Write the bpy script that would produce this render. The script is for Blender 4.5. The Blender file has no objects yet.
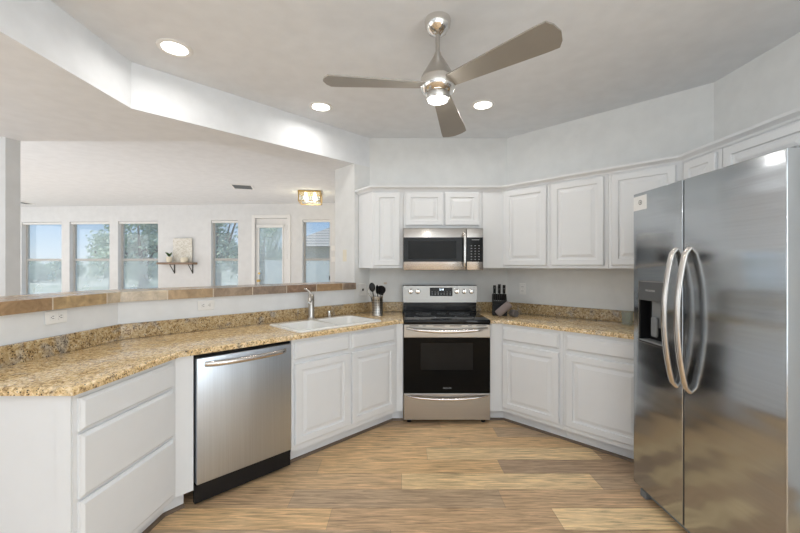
import bpy, bmesh, math, random
from mathutils import Vector, Matrix
C = bpy.context.scene.collection
S = bpy.context.scene
R = math.radians
random.seed(7)

# ---------------------------------------------------------------- camera
CH, F = 1.39, 370.0
cam_d = bpy.data.cameras.new('camera'); cam = bpy.data.objects.new('camera', cam_d); C.objects.link(cam)
cam.location = (0, 0, CH); cam.rotation_euler = (R(90), 0, 0)
cam_d.sensor_width = 36; cam_d.lens = 36 * F / 800; cam_d.clip_start = 0.05; cam_d.clip_end = 400
S.camera = cam
# ---------------------------------------------------------------- exposure
S.view_settings.view_transform = 'Standard'; S.view_settings.look = 'None'
S.view_settings.gamma = 1; S.view_settings.use_curve_mapping = False
S.view_settings.exposure = 0.6
# ---------------------------------------------------------------- world sky
w = bpy.data.worlds.new('sky'); S.world = w; w.use_nodes = True
nt = w.node_tree; nt.nodes.clear()
out = nt.nodes.new('ShaderNodeOutputWorld'); bg = nt.nodes.new('ShaderNodeBackground')
tc = nt.nodes.new('ShaderNodeTexCoord'); sx = nt.nodes.new('ShaderNodeSeparateXYZ'); cr = nt.nodes.new('ShaderNodeValToRGB')
nt.links.new(tc.outputs['Generated'], sx.inputs[0]); nt.links.new(sx.outputs['Z'], cr.inputs[0])
cr.color_ramp.elements[0].position = 0.0; cr.color_ramp.elements[0].color = (0.85, 0.90, 0.93, 1)
cr.color_ramp.elements[1].position = 0.13; cr.color_ramp.elements[1].color = (0.30, 0.53, 0.87, 1)
e = cr.color_ramp.elements.new(0.045); e.color = (0.66, 0.80, 0.94, 1)
nz = nt.nodes.new('ShaderNodeTexNoise'); nz.inputs['Scale'].default_value = 3.0; nz.inputs['Detail'].default_value = 5
nt.links.new(tc.outputs['Generated'], nz.inputs['Vector'])
cr2 = nt.nodes.new('ShaderNodeValToRGB'); cr2.color_ramp.elements[0].position = .60; cr2.color_ramp.elements[1].position = .85
nt.links.new(nz.outputs['Fac'], cr2.inputs[0])
mx = nt.nodes.new('ShaderNodeMix'); mx.data_type = 'RGBA'; mx.inputs[7].default_value = (.9, .93, .96, 1)
nt.links.new(cr2.outputs['Color'], mx.inputs[0]); nt.links.new(cr.outputs['Color'], mx.inputs[6])
nt.links.new(mx.outputs[2], bg.inputs['Color']); bg.inputs['Strength'].default_value = 0.62
nt.links.new(bg.outputs[0], out.inputs[0])
# ---------------------------------------------------------------- sun, daylight and added fill lamps
def lamp(name, kind, loc, rot, energy, color=(1, 1, 1), **k):
    d = bpy.data.lights.new(name, kind); d.energy = energy; d.color = color
    for a, v in k.items(): setattr(d, a, v)
    o = bpy.data.objects.new(name, d); C.objects.link(o); o.location = loc; o.rotation_euler = rot
    return o
lamp('sun', 'SUN', (0, 0, 20), (R(42), R(0), R(-70)), 3.0, (1, .95, .88), angle=R(1))
# daylight entering by the glazed doors behind the viewer; the other area lamps are added fill
lamp('daylight_patio_door', 'AREA', (0.2, -2.85, 1.35), (R(90), 0, 0), 14, (.86, .94, 1), shape='RECTANGLE', size=3.4, size_y=2.2)
lamp('hall_fill', 'AREA', (-5.4, 0.3, 1.4), (R(90), 0, R(-90)), 22, (.86, .94, 1), shape='RECTANGLE', size=3.5, size_y=1.8)  # added fill lamp on the hall side, where no window stands
lamp('living_side_fill', 'AREA', (-9.7, 5.8, 1.5), (R(90), 0, R(-90)), 40, (.93, .97, 1), shape='RECTANGLE', size=3.6, size_y=2.0)  # unseen fill added at the windowless left wall of the living room
lamp('living_front_fill', 'AREA', (-6.2, 3.3, 1.6), (R(90), 0, 0), 27, (.95, .98, 1), shape='RECTANGLE', size=5.0, size_y=2.0)  # fill added behind the hall wall, aimed at the far window wall
lamp('kitchen_side_fill', 'AREA', (2.25, -1.3, 1.3), (R(90), 0, R(90)), 34, (.86, .94, 1), shape='RECTANGLE', size=1.8, size_y=1.6)  # fill added at the blank right wall to light the left cabinets
lamp('kitchen_ceiling_fill', 'AREA', (.2, -1.2, 1.95), (R(180), 0, 0), 41, (.86, .94, 1), shape='RECTANGLE', size=2.4, size_y=2.6)  # upward fill added behind the viewer to brighten the kitchen ceiling
lamp('hall_ceiling_fill', 'AREA', (-3.7, .3, .9), (R(180), 0, 0), 18, (.95, .975, 1), shape='RECTANGLE', size=2.4, size_y=3.6)  # upward fill added low in the hall for its dropped ceiling
lamp('living_ceiling_fill', 'AREA', (-4.8, 5.8, .6), (R(180), 0, 0), 32, (.94, .97, 1), shape='RECTANGLE', size=7.0, size_y=3.6)  # upward fill added out of sight below the ledge for the living room
CAN_W, FANLAMP_W, FLUSH_W = 1.8, 1.5, 5

# ================================================================ materials
M = {}
def nodes(name):
    m = bpy.data.materials.new(name); m.use_nodes = True; M[name] = m
    n = m.node_tree; return m, n, n.nodes['Principled BSDF']
def setp(b, **k):
    for a, v in k.items(): b.inputs[a.replace('_', ' ') if a != 'Specular_IOR_Level' else 'Specular IOR Level'].default_value = v
def coords(n, scale=(1, 1, 1), kind='Object'):
    t = n.nodes.new('ShaderNodeTexCoord'); mp = n.nodes.new('ShaderNodeMapping'); mp.inputs['Scale'].default_value = scale
    n.links.new(t.outputs[kind], mp.inputs[0]); return mp.outputs[0]
def noise(n, vec, scale, detail=2, rough=.5, dist=0):
    t = n.nodes.new('ShaderNodeTexNoise'); t.inputs['Scale'].default_value = scale; t.inputs['Detail'].default_value = detail
    t.inputs['Roughness'].default_value = rough; t.inputs['Distortion'].default_value = dist
    n.links.new(vec, t.inputs['Vector']); return t.outputs['Fac']
def ramp(n, fac, stops, interp='LINEAR'):
    r = n.nodes.new('ShaderNodeValToRGB'); r.color_ramp.interpolation = interp
    e = r.color_ramp.elements
    e[0].position, e[0].color = stops[0][0], (*stops[0][1], 1)
    e[1].position, e[1].color = stops[-1][0], (*stops[-1][1], 1)
    for p, c in stops[1:-1]:
        q = e.new(p); q.color = (*c, 1)
    n.links.new(fac, r.inputs[0]); return r.outputs[0]
def bump(n, b, fac, strength, dist=.002):
    q = n.nodes.new('ShaderNodeBump'); q.inputs['Strength'].default_value = strength; q.inputs['Distance'].default_value = dist
    n.links.new(fac, q.inputs['Height']); n.links.new(q.outputs[0], b.inputs['Normal'])
def mixc(n, fac, a, b2, mode='MIX'):
    q = n.nodes.new('ShaderNodeMix'); q.data_type = 'RGBA'; q.blend_type = mode
    if isinstance(fac, float): q.inputs[0].default_value = fac
    else: n.links.new(fac, q.inputs[0])
    for i, v in ((6, a), (7, b2)):
        if isinstance(v, tuple): q.inputs[i].default_value = (*v, 1)
        else: n.links.new(v, q.inputs[i])
    return q.outputs[2]
def plain(name, col, rough=.5, metal=0, var=.03, bs=0, bscale=150, **k):
    m, n, b = nodes(name); setp(b, Roughness=rough, Metallic=metal, **k)
    f = noise(n, coords(n), 9, 3)
    lo = tuple(max(0, c * (1 - var)) for c in col); hi = tuple(min(1, c * (1 + var)) for c in col)
    n.links.new(ramp(n, f, [(.3, lo), (.7, hi)]), b.inputs['Base Color'])
    if bs: bump(n, b, noise(n, coords(n), bscale, 3), bs)
    return m
plain('wall_paint', (.77, .775, .765), .85, bs=.25, bscale=220)
plain('wall_far', (.75, .755, .755), .85, bs=.15, bscale=220)
plain('halfwall_paint', (.79, .80, .81), .7, bs=.1)
plain('ceiling_paint', (.785, .80, .82), .9, bs=.3, bscale=160)
plain('cabinet_white', (.79, .80, .81), .32, var=.01)
plain('trim_white', (.84, .835, .82), .4, var=.01)
plain('plastic_white', (.86, .85, .83), .35, var=.01)
plain('sink_white', (.90, .89, .86), .15, var=.005, Coat_Weight=.4)
plain('black_gloss', (.005, .005, .006), .07, var=0, Specular_IOR_Level=.28)
plain('black_matte', (.008, .008, .009), .5, var=.1, Specular_IOR_Level=.3)
plain('black_plastic', (.010, .010, .011), .35, var=.1, Specular_IOR_Level=.3)
plain('oven_window', (.012, .012, .012), .12, var=.1, Specular_IOR_Level=.16)
plain('oven_glass', (.003, .003, .003), .08, var=0, Specular_IOR_Level=.12)
plain('grey_plastic', (.22, .23, .235), .45, var=.03)
plain('dispenser_grey', (.16, .165, .17), .35, metal=.5)
plain('fridge_side', (.25, .255, .26), .5, metal=.2)
plain('chrome', (.75, .73, .70), .12, metal=1, var=.01)
plain('brushed_nickel', (.55, .53, .50), .28, metal=1, var=.02)
plain('handle_steel', (.66, .63, .60), .24, metal=1, var=.02)
plain('window_frame', (.50, .49, .47), .5)
plain('bronze', (.05, .045, .04), .5, metal=.5)
plain('toe_brown', (.16, .11, .075), .5)
plain('gold_frame', (.62, .43, .17), .3, metal=.8)
plain('pot_cream', (.80, .74, .60), .6)
plain('leaf_green', (.06, .13, .04), .5, var=.3)
plain('grey_cloth', (.25, .205, .195), .9, bs=.4, bscale=300)
plain('grey_cloth_dark', (.17, .155, .15), .9, bs=.4, bscale=300)
plain('stucco', (.66, .57, .46), .9)
plain('fence_block', (.60, .60, .58), .9, bs=.3, bscale=20)
plain('fan_blade', (.31, .285, .25), .42, metal=.25)
plain('trunk', (.16, .12, .09), .9, var=.2)
plain('soil', (.10, .07, .05), .9, var=.2)
plain('digit', (.8, .9, .95), .5, Emission_Strength=2.0, Emission_Color=(.7, .85, 1, 1))
plain('mark_grey', (.45, .46, .47), .5)
def steel(name, col, rough, axis, wav=.0, wscale=(1, 1, 1)):
    m, n, b = nodes(name); setp(b, Metallic=1.0, Roughness=rough)
    sc = {'x': (2, 400, 400), 'z': (400, 400, 2)}[axis]
    f = noise(n, coords(n, sc), 1, 2)
    n.links.new(ramp(n, f, [(.3, tuple(c * .94 for c in col)), (.7, tuple(min(1, c * 1.05) for c in col))]), b.inputs['Base Color'])
    q = n.nodes.new('ShaderNodeBump'); q.inputs['Strength'].default_value = .04; q.inputs['Distance'].default_value = .001
    n.links.new(f, q.inputs['Height'])
    if wav:
        g = noise(n, coords(n, wscale), 1.0, 1)
        q2 = n.nodes.new('ShaderNodeBump'); q2.inputs['Strength'].default_value = wav; q2.inputs['Distance'].default_value = .02
        n.links.new(g, q2.inputs['Height']); n.links.new(q.outputs[0], q2.inputs['Normal']); n.links.new(q2.outputs[0], b.inputs['Normal'])
    else: n.links.new(q.outputs[0], b.inputs['Normal'])
    return m
steel('steel_fridge', (.49, .52, .55), .17, 'x', .5, (.7, .7, 6))
steel('steel_dish', (.56, .61, .67), .36, 'z', .3, (5, 1, .8))
steel('steel_range', (.44, .425, .405), .28, 'x')
steel('steel_panel', (.33, .32, .305), .3, 'x')
steel('steel_micro', (.58, .555, .53), .24, 'x', .25, (4, 1, .8))
# granite
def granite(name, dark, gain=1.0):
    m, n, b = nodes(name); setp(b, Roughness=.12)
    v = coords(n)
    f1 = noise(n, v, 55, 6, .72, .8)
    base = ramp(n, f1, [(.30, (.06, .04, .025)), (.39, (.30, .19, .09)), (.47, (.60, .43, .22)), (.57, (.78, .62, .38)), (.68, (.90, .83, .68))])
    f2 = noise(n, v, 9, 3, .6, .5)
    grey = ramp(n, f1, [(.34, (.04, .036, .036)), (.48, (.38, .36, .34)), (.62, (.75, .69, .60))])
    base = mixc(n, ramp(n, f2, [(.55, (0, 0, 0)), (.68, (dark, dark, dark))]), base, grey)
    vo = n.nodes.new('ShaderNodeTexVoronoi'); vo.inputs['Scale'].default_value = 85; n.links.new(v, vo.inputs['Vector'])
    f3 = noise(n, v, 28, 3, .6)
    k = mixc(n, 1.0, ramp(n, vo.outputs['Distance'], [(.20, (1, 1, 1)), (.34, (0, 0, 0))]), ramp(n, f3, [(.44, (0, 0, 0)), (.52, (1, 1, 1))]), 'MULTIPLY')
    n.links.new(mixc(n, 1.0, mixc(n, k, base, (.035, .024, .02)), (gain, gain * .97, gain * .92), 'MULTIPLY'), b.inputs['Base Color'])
    return m
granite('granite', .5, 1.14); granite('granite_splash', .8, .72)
# slate tile for the bar ledge: each tile its own tint by attribute
def attr_mat(name, rough, scale, contrast, bs, gscale=(1, 1, 1)):
    m, n, b = nodes(name); setp(b, Roughness=rough)
    a = n.nodes.new('ShaderNodeVertexColor'); a.layer_name = 'tint'
    v = coords(n, gscale)
    f = noise(n, v, scale, 6, .65, .6)
    lo, hi = 1 - contrast, 1 + contrast * .55
    col = mixc(n, 1.0, a.outputs['Color'], ramp(n, f, [(.28, (lo, lo * .97, lo * .95)), (.72, (hi, hi, hi))]), 'MULTIPLY')
    n.links.new(col, b.inputs['Base Color']); bump(n, b, f, bs, .001)
    return m, n, b
attr_mat('slate_tile', .22, 14, .45, .3)
m, n, b = attr_mat('floor_plank', .42, 3.0, .62, .15, (1.6, 24, 1))
# floor knots/streaks
# glass and screens
def glassy(name, tint, haze, hazecol):
    m, n, b = nodes(name); n.nodes.remove(b)
    o = n.nodes['Material Output']
    t = n.nodes.new('ShaderNodeBsdfTransparent'); t.inputs[0].default_value = (*tint, 1)
    d = n.nodes.new('ShaderNodeBsdfDiffuse'); d.inputs[0].default_value = (*hazecol, 1)
    tr = n.nodes.new('ShaderNodeBsdfTranslucent'); tr.inputs[0].default_value = (*hazecol, 1)
    ad = n.nodes.new('ShaderNodeMixShader'); ad.inputs[0].default_value = .5
    n.links.new(d.outputs[0], ad.inputs[1]); n.links.new(tr.outputs[0], ad.inputs[2])
    f = noise(n, coords(n), 2.0, 3)
    fr = ramp(n, f, [(.3, (haze * .85,) * 3), (.7, (haze * 1.1,) * 3)])
    mi = n.nodes.new('ShaderNodeMixShader'); n.links.new(fr, mi.inputs[0])
    n.links.new(t.outputs[0], mi.inputs[1]); n.links.new(ad.outputs[0], mi.inputs[2])
    g = n.nodes.new('ShaderNodeBsdfGlossy'); g.inputs['Roughness'].default_value = .03
    m2 = n.nodes.new('ShaderNodeMixShader'); m2.inputs[0].default_value = .04
    n.links.new(mi.outputs[0], m2.inputs[1]); n.links.new(g.outputs[0], m2.inputs[2]); n.links.new(m2.outputs[0], o.inputs[0])
glassy('glass_clear', (.97, .99, 1), .12, (.8, .9, .95))
glassy('glass_screen', (.95, .98, .99), .30, (.84, .93, .96))
glassy('tumbler_glass', (.9, .95, .95), .15, (.8, .85, .88))
def emit(name, col, s):
    m, n, b = nodes(name); setp(b, Base_Color=(.9, .9, .9, 1), Emission_Color=(*col, 1), Emission_Strength=s)
    return m
emit('lamp_lens', (1, .97, .9), 6); emit('bulb_glow', (1, .86, .62), 5)
# foliage, roof, lawn, art
m, n, b = nodes('foliage'); setp(b, Roughness=.7)
f = noise(n, coords(n), 1.3, 4)
n.links.new(ramp(n, f, [(.3, (.30, .38, .27)), (.7, (.56, .64, .48))]), b.inputs['Base Color'])
m, n, b = nodes('roof_tile'); setp(b, Roughness=.8)
wv = n.nodes.new('ShaderNodeTexWave'); wv.bands_direction = 'Z'; wv.inputs['Scale'].default_value = 2.2; n.links.new(coords(n), wv.inputs['Vector'])
n.links.new(ramp(n, wv.outputs['Fac'], [(.1, (.20, .19, .18)), (.5, (.42, .38, .34))]), b.inputs['Base Color'])
m, n, b = nodes('desert_ground'); setp(b, Roughness=.95)
n.links.new(ramp(n, noise(n, coords(n), .35, 5), [(.35, (.20, .26, .14)), (.5, (.45, .42, .32)), (.65, (.62, .58, .50))]), b.inputs['Base Color'])
m, n, b = nodes('shelf_wood'); setp(b, Roughness=.6)
n.links.new(ramp(n, noise(n, coords(n, (2, 20, 20)), 3, 4), [(.3, (.17, .11, .075)), (.7, (.36, .25, .18))]), b.inputs['Base Color'])
m, n, b = nodes('art_marble'); setp(b, Roughness=.6)
f = noise(n, coords(n), 9, 6, .65, 1.2)
n.links.new(ramp(n, f, [(.40, (.80, .78, .72)), (.49, (.72, .69, .60)), (.51, (.42, .38, .30)), (.53, (.78, .75, .68)), (.7, (.84, .82, .77))]), b.inputs['Base Color'])

# ================================================================ geometry helpers
def link(name, bm, mat, parent=None, world=False, smooth=None):
    """one mesh object; world=True means bm is in world coordinates and is brought into the parent's frame"""
    if parent is not None and world:
        bmesh.ops.transform(bm, matrix=wm(parent).inverted(), verts=bm.verts)
    bmesh.ops.recalc_face_normals(bm, faces=bm.faces)
    me = bpy.data.meshes.new(name); bm.to_mesh(me); bm.free()
    me.materials.append(M[mat])
    if smooth:
        for p in me.polygons: p.use_smooth = True
        try: me.set_sharp_from_angle(angle=R(smooth))
        except Exception: pass
    o = bpy.data.objects.new(name, me); C.objects.link(o)
    if parent is not None: o.parent = parent
    return o
def inlay(o, bm, mat):
    """surface pattern that stays in its part's mesh, in a second material"""
    me = o.data; k = len(me.materials); me.materials.append(M[mat])
    bmesh.ops.recalc_face_normals(bm, faces=bm.faces)
    for f_ in bm.faces: f_.material_index = k
    tmp = bpy.data.meshes.new('t'); bm.to_mesh(tmp); bm.free()
    b_ = bmesh.new(); b_.from_mesh(me); b_.from_mesh(tmp); b_.to_mesh(me); b_.free(); bpy.data.meshes.remove(tmp)
def wm(o):
    m_ = Matrix.LocRotScale(o.location, o.rotation_euler, o.scale)
    return wm(o.parent) @ m_ if o.parent else m_
def tag(o, label=None, cat=None, group=None, kind=None):
    if label: o['label'] = label
    if cat: o['category'] = cat
    if group: o['group'] = group
    if kind: o['kind'] = kind
    return o
def thing(name, loc, rz, label, cat, group=None):
    o = bpy.data.objects.new(name, None); C.objects.link(o); o.location = loc; o.rotation_euler = (0, 0, R(rz))
    o.empty_display_size = .05
    return tag(o, label, cat, group)
def struct(name, bm, mat, parent=None, label=None, world=False, smooth=None):
    o = link(name, bm, mat, parent, world, smooth); o['kind'] = 'structure'
    if label: o['label'] = label
    return o
def BM(): return bmesh.new()
def bx(bm, x0, x1, y0, y1, z0, z1, bev=0, seg=2):
    m_ = Matrix.Translation(((x0 + x1) / 2, (y0 + y1) / 2, (z0 + z1) / 2)) @ Matrix.Diagonal((abs(x1 - x0), abs(y1 - y0), abs(z1 - z0), 1))
    g = bmesh.ops.create_cube(bm, size=1, matrix=m_)
    if bev:
        es = {e for v in g['verts'] for e in v.link_edges}
        bmesh.ops.bevel(bm, geom=list(es), offset=bev, segments=seg, affect='EDGES', profile=.5)
    return bm
def prism(bm, poly, z0, z1):
    a = [bm.verts.new((x, y, z0)) for x, y in poly]; b_ = [bm.verts.new((x, y, z1)) for x, y in poly]
    n_ = len(poly); bm.faces.new(a[::-1]); bm.faces.new(b_)
    for i in range(n_): bm.faces.new((a[i], a[(i + 1) % n_], b_[(i + 1) % n_], b_[i]))
    return bm
def offs(poly, d, closed=True):
    """offset polyline to its left by d with mitres"""
    n_ = len(poly); out_ = []
    for i in range(n_):
        p = Vector(poly[i]); ns = []
        if closed or i > 0:
            t = (p - Vector(poly[i - 1])).normalized(); ns.append(Vector((-t.y, t.x)))
        if closed or i < n_ - 1:
            t = (Vector(poly[(i + 1) % n_]) - p).normalized(); ns.append(Vector((-t.y, t.x)))
        if len(ns) == 1: q = p + ns[0] * d
        else:
            s = ns[0] + ns[1]; q = p + s * (d / (1 + ns[0].dot(ns[1])))
        out_.append((q.x, q.y))
    return out_
def ccw(p):
    a = sum(p[i][0] * p[(i + 1) % len(p)][1] - p[(i + 1) % len(p)][0] * p[i][1] for i in range(len(p)))
    return p if a > 0 else p[::-1]
def slab(bm, outline, z0, z1, r=0, holes=(), seg=3):
    """plate with an eased top edge and through holes"""
    outline = ccw(outline); n_ = len(outline)
    rings = [(0, z0)] + ([(0, z1 - r)] + [(r * (1 - math.cos(k / seg * math.pi / 2)), z1 - r + r * math.sin(k / seg * math.pi / 2)) for k in range(1, seg + 1)] if r else [(0, z1)])
    prev = None; bottom = top = None
    for d, z in rings:
        pts = offs(outline, d) if d else outline
        vs = [bm.verts.new((x, y, z)) for x, y in pts]
        if prev:
            for i in range(n_): bm.faces.new((prev[i], prev[(i + 1) % n_], vs[(i + 1) % n_], vs[i]))
        else: bottom = vs
        prev = vs
    top = prev
    hr = []
    for h in holes:
        a = [bm.verts.new((x, y, z0)) for x, y in h]; b_ = [bm.verts.new((x, y, z1)) for x, y in h]; k = len(h)
        for i in range(k): bm.faces.new((a[i], b_[i], b_[(i + 1) % k], a[(i + 1) % k]))
        hr.append((a, b_))
    if not holes: bm.faces.new(top); bm.faces.new(bottom[::-1])
    else:
        for idx, ring in ((1, top), (0, bottom)):
            es = []
            for lp in [ring] + [x[idx] for x in hr]:
                for i in range(len(lp)):
                    e_ = bm.edges.get((lp[i], lp[(i + 1) % len(lp)])) or bm.edges.new((lp[i], lp[(i + 1) % len(lp)]))
                    es.append(e_)
            bmesh.ops.triangle_fill(bm, edges=es, use_beauty=True)
    return bm
def stand(bm):
    """turn a plate drawn in x,y (y up) with thickness z into one standing in x,z whose top face looks to -y"""
    bmesh.ops.transform(bm, matrix=Matrix(((1, 0, 0, 0), (0, 0, -1, 0), (0, 1, 0, 0), (0, 0, 0, 1))), verts=bm.verts); return bm
def sweep(bm, path, prof, closed=False):
    """profile [(outward offset to the left, z)] swept along an xy path with mitred corners"""
    rings = [[bm.verts.new((*p, z)) for p in offs(path, d, closed)] if d else [bm.verts.new((*p, z)) for p in path] for d, z in prof]
    n_ = len(path); k = len(prof)
    for j in range(k):
        a, b_ = rings[j], rings[(j + 1) % k]
        for i in range(n_ if closed else n_ - 1):
            bm.faces.new((a[i], a[(i + 1) % n_], b_[(i + 1) % n_], b_[i]))
    if not closed:
        bm.faces.new([r_[0] for r_ in rings]); bm.faces.new([r_[-1] for r_ in rings][::-1])
    return bm
def tube(bm, pts, rad, seg=10, flat=1.0, up=Vector((0, 0, 1))):
    pts = [Vector(p) for p in pts]; rings = []
    rr = rad if isinstance(rad, (list, tuple)) else [rad] * len(pts)
    for i, p in enumerate(pts):
        t = (pts[min(i + 1, len(pts) - 1)] - pts[max(i - 1, 0)]).normalized()
        u = up if abs(t.dot(up)) < .95 else Vector((1, 0, 0))
        a = t.cross(u).normalized(); b_ = t.cross(a).normalized()
        rings.append([bm.verts.new(p + a * rr[i] * math.cos(k * 2 * math.pi / seg) * flat + b_ * rr[i] * math.sin(k * 2 * math.pi / seg)) for k in range(seg)])
    for i in range(len(rings) - 1):
        for k in range(seg):
            bm.faces.new((rings[i][k], rings[i][(k + 1) % seg], rings[i + 1][(k + 1) % seg], rings[i + 1][k]))
    bm.faces.new(rings[0][::-1]); bm.faces.new(rings[-1])
    return bm
def lathe(bm, prof, seg=32, c=(0, 0, 0), axis='z'):
    rings = []
    for r_, z in prof:
        if r_ < 1e-6: rings.append([bm.verts.new((0, 0, z))])
        else: rings.append([bm.verts.new((r_ * math.cos(k * 2 * math.pi / seg), r_ * math.sin(k * 2 * math.pi / seg), z)) for k in range(seg)])
    vs = [v for r_ in rings for v in r_]
    for i in range(len(rings) - 1):
        a, b_ = rings[i], rings[i + 1]
        for k in range(seg):
            k2 = (k + 1) % seg
            if len(a) == 1 and len(b_) == 1: continue
            if len(a) == 1: bm.faces.new((a[0], b_[k2], b_[k]))
            elif len(b_) == 1: bm.faces.new((a[k], a[k2], b_[0]))
            else: bm.faces.new((a[k], a[k2], b_[k2], b_[k]))
    if axis == '-y': m_ = Matrix.Rotation(R(90), 4, 'X')
    else: m_ = Matrix.Identity(4)
    bmesh.ops.transform(bm, matrix=Matrix.Translation(c) @ m_, verts=vs)
    return bm
def rect(x0, x1, y0, y1): return [(x0, y0), (x1, y0), (x1, y1), (x0, y1)]
def panel(x0, x1, z0, z1, y, prof):
    """concentric-rectangle relief facing -y; prof = [(inset, how far the surface stands out)]"""
    bm = BM(); prev = None
    for d, h in prof:
        v = [bm.verts.new(q) for q in ((x0 + d, y - h, z0 + d), (x1 - d, y - h, z0 + d), (x1 - d, y - h, z1 - d), (x0 + d, y - h, z1 - d))]
        if prev:
            for i in range(4): bm.faces.new((prev[i], prev[(i + 1) % 4], v[(i + 1) % 4], v[i]))
        else: bm.faces.new(v[::-1])
        prev = v
    bm.faces.new(prev); return bm
DOORP = [(0, 0), (0, .014), (.005, .02), (.048, .02), (.053, .011), (.066, .010), (.088, .017), (.090, .0185)]
SLABP = [(0, 0), (0, .009), (.006, .012), (.014, .020), (.018, .020)]
def text_mesh(name, s, size, mat, parent, loc, rot=(90, 0, 0)):
    cu = bpy.data.curves.new(name, 'FONT'); cu.body = s; cu.size = size; cu.extrude = .0004; cu.align_x = 'CENTER'; cu.align_y = 'CENTER'
    t = bpy.data.objects.new(name, cu); C.objects.link(t)
    bpy.context.view_layer.update()
    me = bpy.data.meshes.new_from_object(t.evaluated_get(bpy.context.evaluated_depsgraph_get()))
    C.objects.unlink(t); bpy.data.objects.remove(t)
    o = bpy.data.objects.new(name, me); C.objects.link(o); me.materials.clear(); me.materials.append(M[mat])
    o.location = loc; o.rotation_euler = [R(a) for a in rot]; o.parent = parent
    return o
r2 = math.sqrt(.5)

# ================================================================ the setting
CEIL, LOW = 2.75, 2.44
# floor: planks 0.178 m wide, 1.25 m long, running left to right
PAL = {'L': (.96, .70, .39), 'T': (.82, .545, .285), 'B': (.66, .44, .255), 'G': (.60, .425, .27), 'D': (.49, .335, .21), 'M': (.74, .50, .28)}
PL, PW, Y0 = 1.26, .1775, 1.952
known = {0: (-.39, {-1: 'T', 0: 'B', 1: 'L', 2: 'L'}), 1: (.61, {-1: 'G', 0: 'B', -2: 'B', 1: 'B'}), 2: (.01, {0: 'L', -1: 'M', -2: 'B', 1: 'G'}),
         3: (.70, {-1: 'T', 0: 'D', -2: 'M', 1: 'G'}), 4: (.20, {0: 'L', -1: 'T', 1: 'B'}), 5: (.40, {0: 'T', -1: 'T', -2: 'B'}),
         6: (.80, {0: 'G', -1: 'T', -2: 'T'}), 7: (.35, {0: 'M', -1: 'B'}), -1: (-.05, {0: 'B', -1: 'G', 1: 'M'})}
bm = BM(); lay = bm.loops.layers.float_color.new('tint')
for k in range(-30, 40):
    ya, yb = Y0 + k * PW, Y0 + (k + 1) * PW
    off_, kn = known.get(k, (random.random() * PL, {}))
    for j in range(-8, 4):
        xa = off_ + j * PL; xb = xa + PL
        if xa > 3.2 or xb < -10: continue
        key = kn.get(j) or random.choice('TTBBGMMDL')
        c = PAL[key]; q = random.uniform(.95, 1.05)
        g = .0006
        vs = [bm.verts.new(p) for p in ((xa + g, ya + g, 0), (xb - g, ya + g, 0), (xb - g, yb - g, 0), (xa + g, yb - g, 0))]
        fc = bm.faces.new(vs)
        for l in fc.loops: l[lay] = (c[0] * q, c[1] * q, c[2] * q, 1)
        lo = [bm.verts.new((v.co.x, v.co.y, -.02)) for v in vs]
        for i in range(4):
            f2 = bm.faces.new((vs[i], lo[i], lo[(i + 1) % 4], vs[(i + 1) % 4]))
            for l in f2.loops: l[lay] = (.16, .11, .07, 1)
fl = struct('floor', bm, 'floor_plank', label='wide wood planks in mixed honey and grey browns')
bm = BM(); bx(bm, -10, 3.2, -3.2, 8.9, -.12, -.021)
struct('trim_1', bm, 'toe_brown')

# ceilings
K = [(-.322, 3.92), (-1.785, 2.457), (-1.785, -3)]
bm = BM(); prism(bm, [(-.322, 3.92), (1.134, 3.92), (2.32, 2.734), (2.32, -3), (-1.785, -3), (-1.785, 2.457)], CEIL, CEIL + .1)
struct('ceiling', bm, 'ceiling_paint', label='flat white kitchen ceiling')
bm = BM(); prism(bm, [(-.322, 3.92), (-1.785, 2.457), (-1.785, -3), (-5.5, -3), (-5.5, 3.1), (-1.62, 3.1), (-.562, 4.16)], LOW, CEIL + .1)
struct('ceiling_hall', bm, 'ceiling_paint', label='dropped hall ceiling and header over the pass-through')
bm = BM(); prism(bm, [(-9.8, 3.1), (-1.62, 3.1), (-.562, 4.16), (-.1, 4.052), (-.1, 8.6), (-9.8, 8.9)], CEIL, CEIL + .1)
struct('ceiling_living', bm, 'ceiling_paint', label='white living room ceiling')
# kitchen walls
bm = BM(); prism(bm, [(-.322, 3.92), (1.134, 3.92), (1.184, 4.05), (-.372, 4.05)], 0, CEIL); struct('wall_back', bm, 'wall_paint')
bm = BM(); prism(bm, [(1.134, 3.92), (2.32, 2.734), (2.45, 2.79), (1.184, 4.05)], 0, CEIL); struct('wall_diagonal', bm, 'wall_paint')
bm = BM(); prism(bm, [(2.32, 2.734), (2.32, -3), (2.45, -3), (2.45, 2.79)], 0, CEIL); struct('wall_right', bm, 'wall_paint')
# end pillar of the pass-through
bm = BM(); prism(bm, [(-.322, 3.92), (-.465, 3.777), (-.705, 4.017), (-.562, 4.16)], 0, LOW); struct('wall_pillar', bm, 'wall_paint')
# half wall below the bar
H = [(-.465, 3.777), (-1.83, 2.40), (-1.92, 1.30)]
bm = BM(); prism(bm, H + offs(H, -.15, False)[::-1], 0, 1.160); struct('wall_half', bm, 'halfwall_paint', label='low white wall carrying the tiled bar ledge')
# hall and living-room walls
bm = BM(); prism(bm, rect(-9.8, -3.20, 3.0, 3.12), 0, LOW + .31); 
struct('wall_hall', bm, 'wall_far')
bm = BM(); bx(bm, -5.62, -5.5, -3, 3.0, 0, LOW); struct('wall_left', bm, 'wall_far')
bm = BM(); bx(bm, -9.92, -9.8, 3.0, 8.7, 0, CEIL); struct('wall_living_left', bm, 'wall_far')
bm = BM(); prism(bm, [(-.561, 4.161), (-.372, 4.051), (-.18, 4.051), (-.18, 8.0), (-.3, 8.0), (-.3, 4.22)], 0, CEIL); struct('wall_living_right', bm, 'wall_far')
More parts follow.
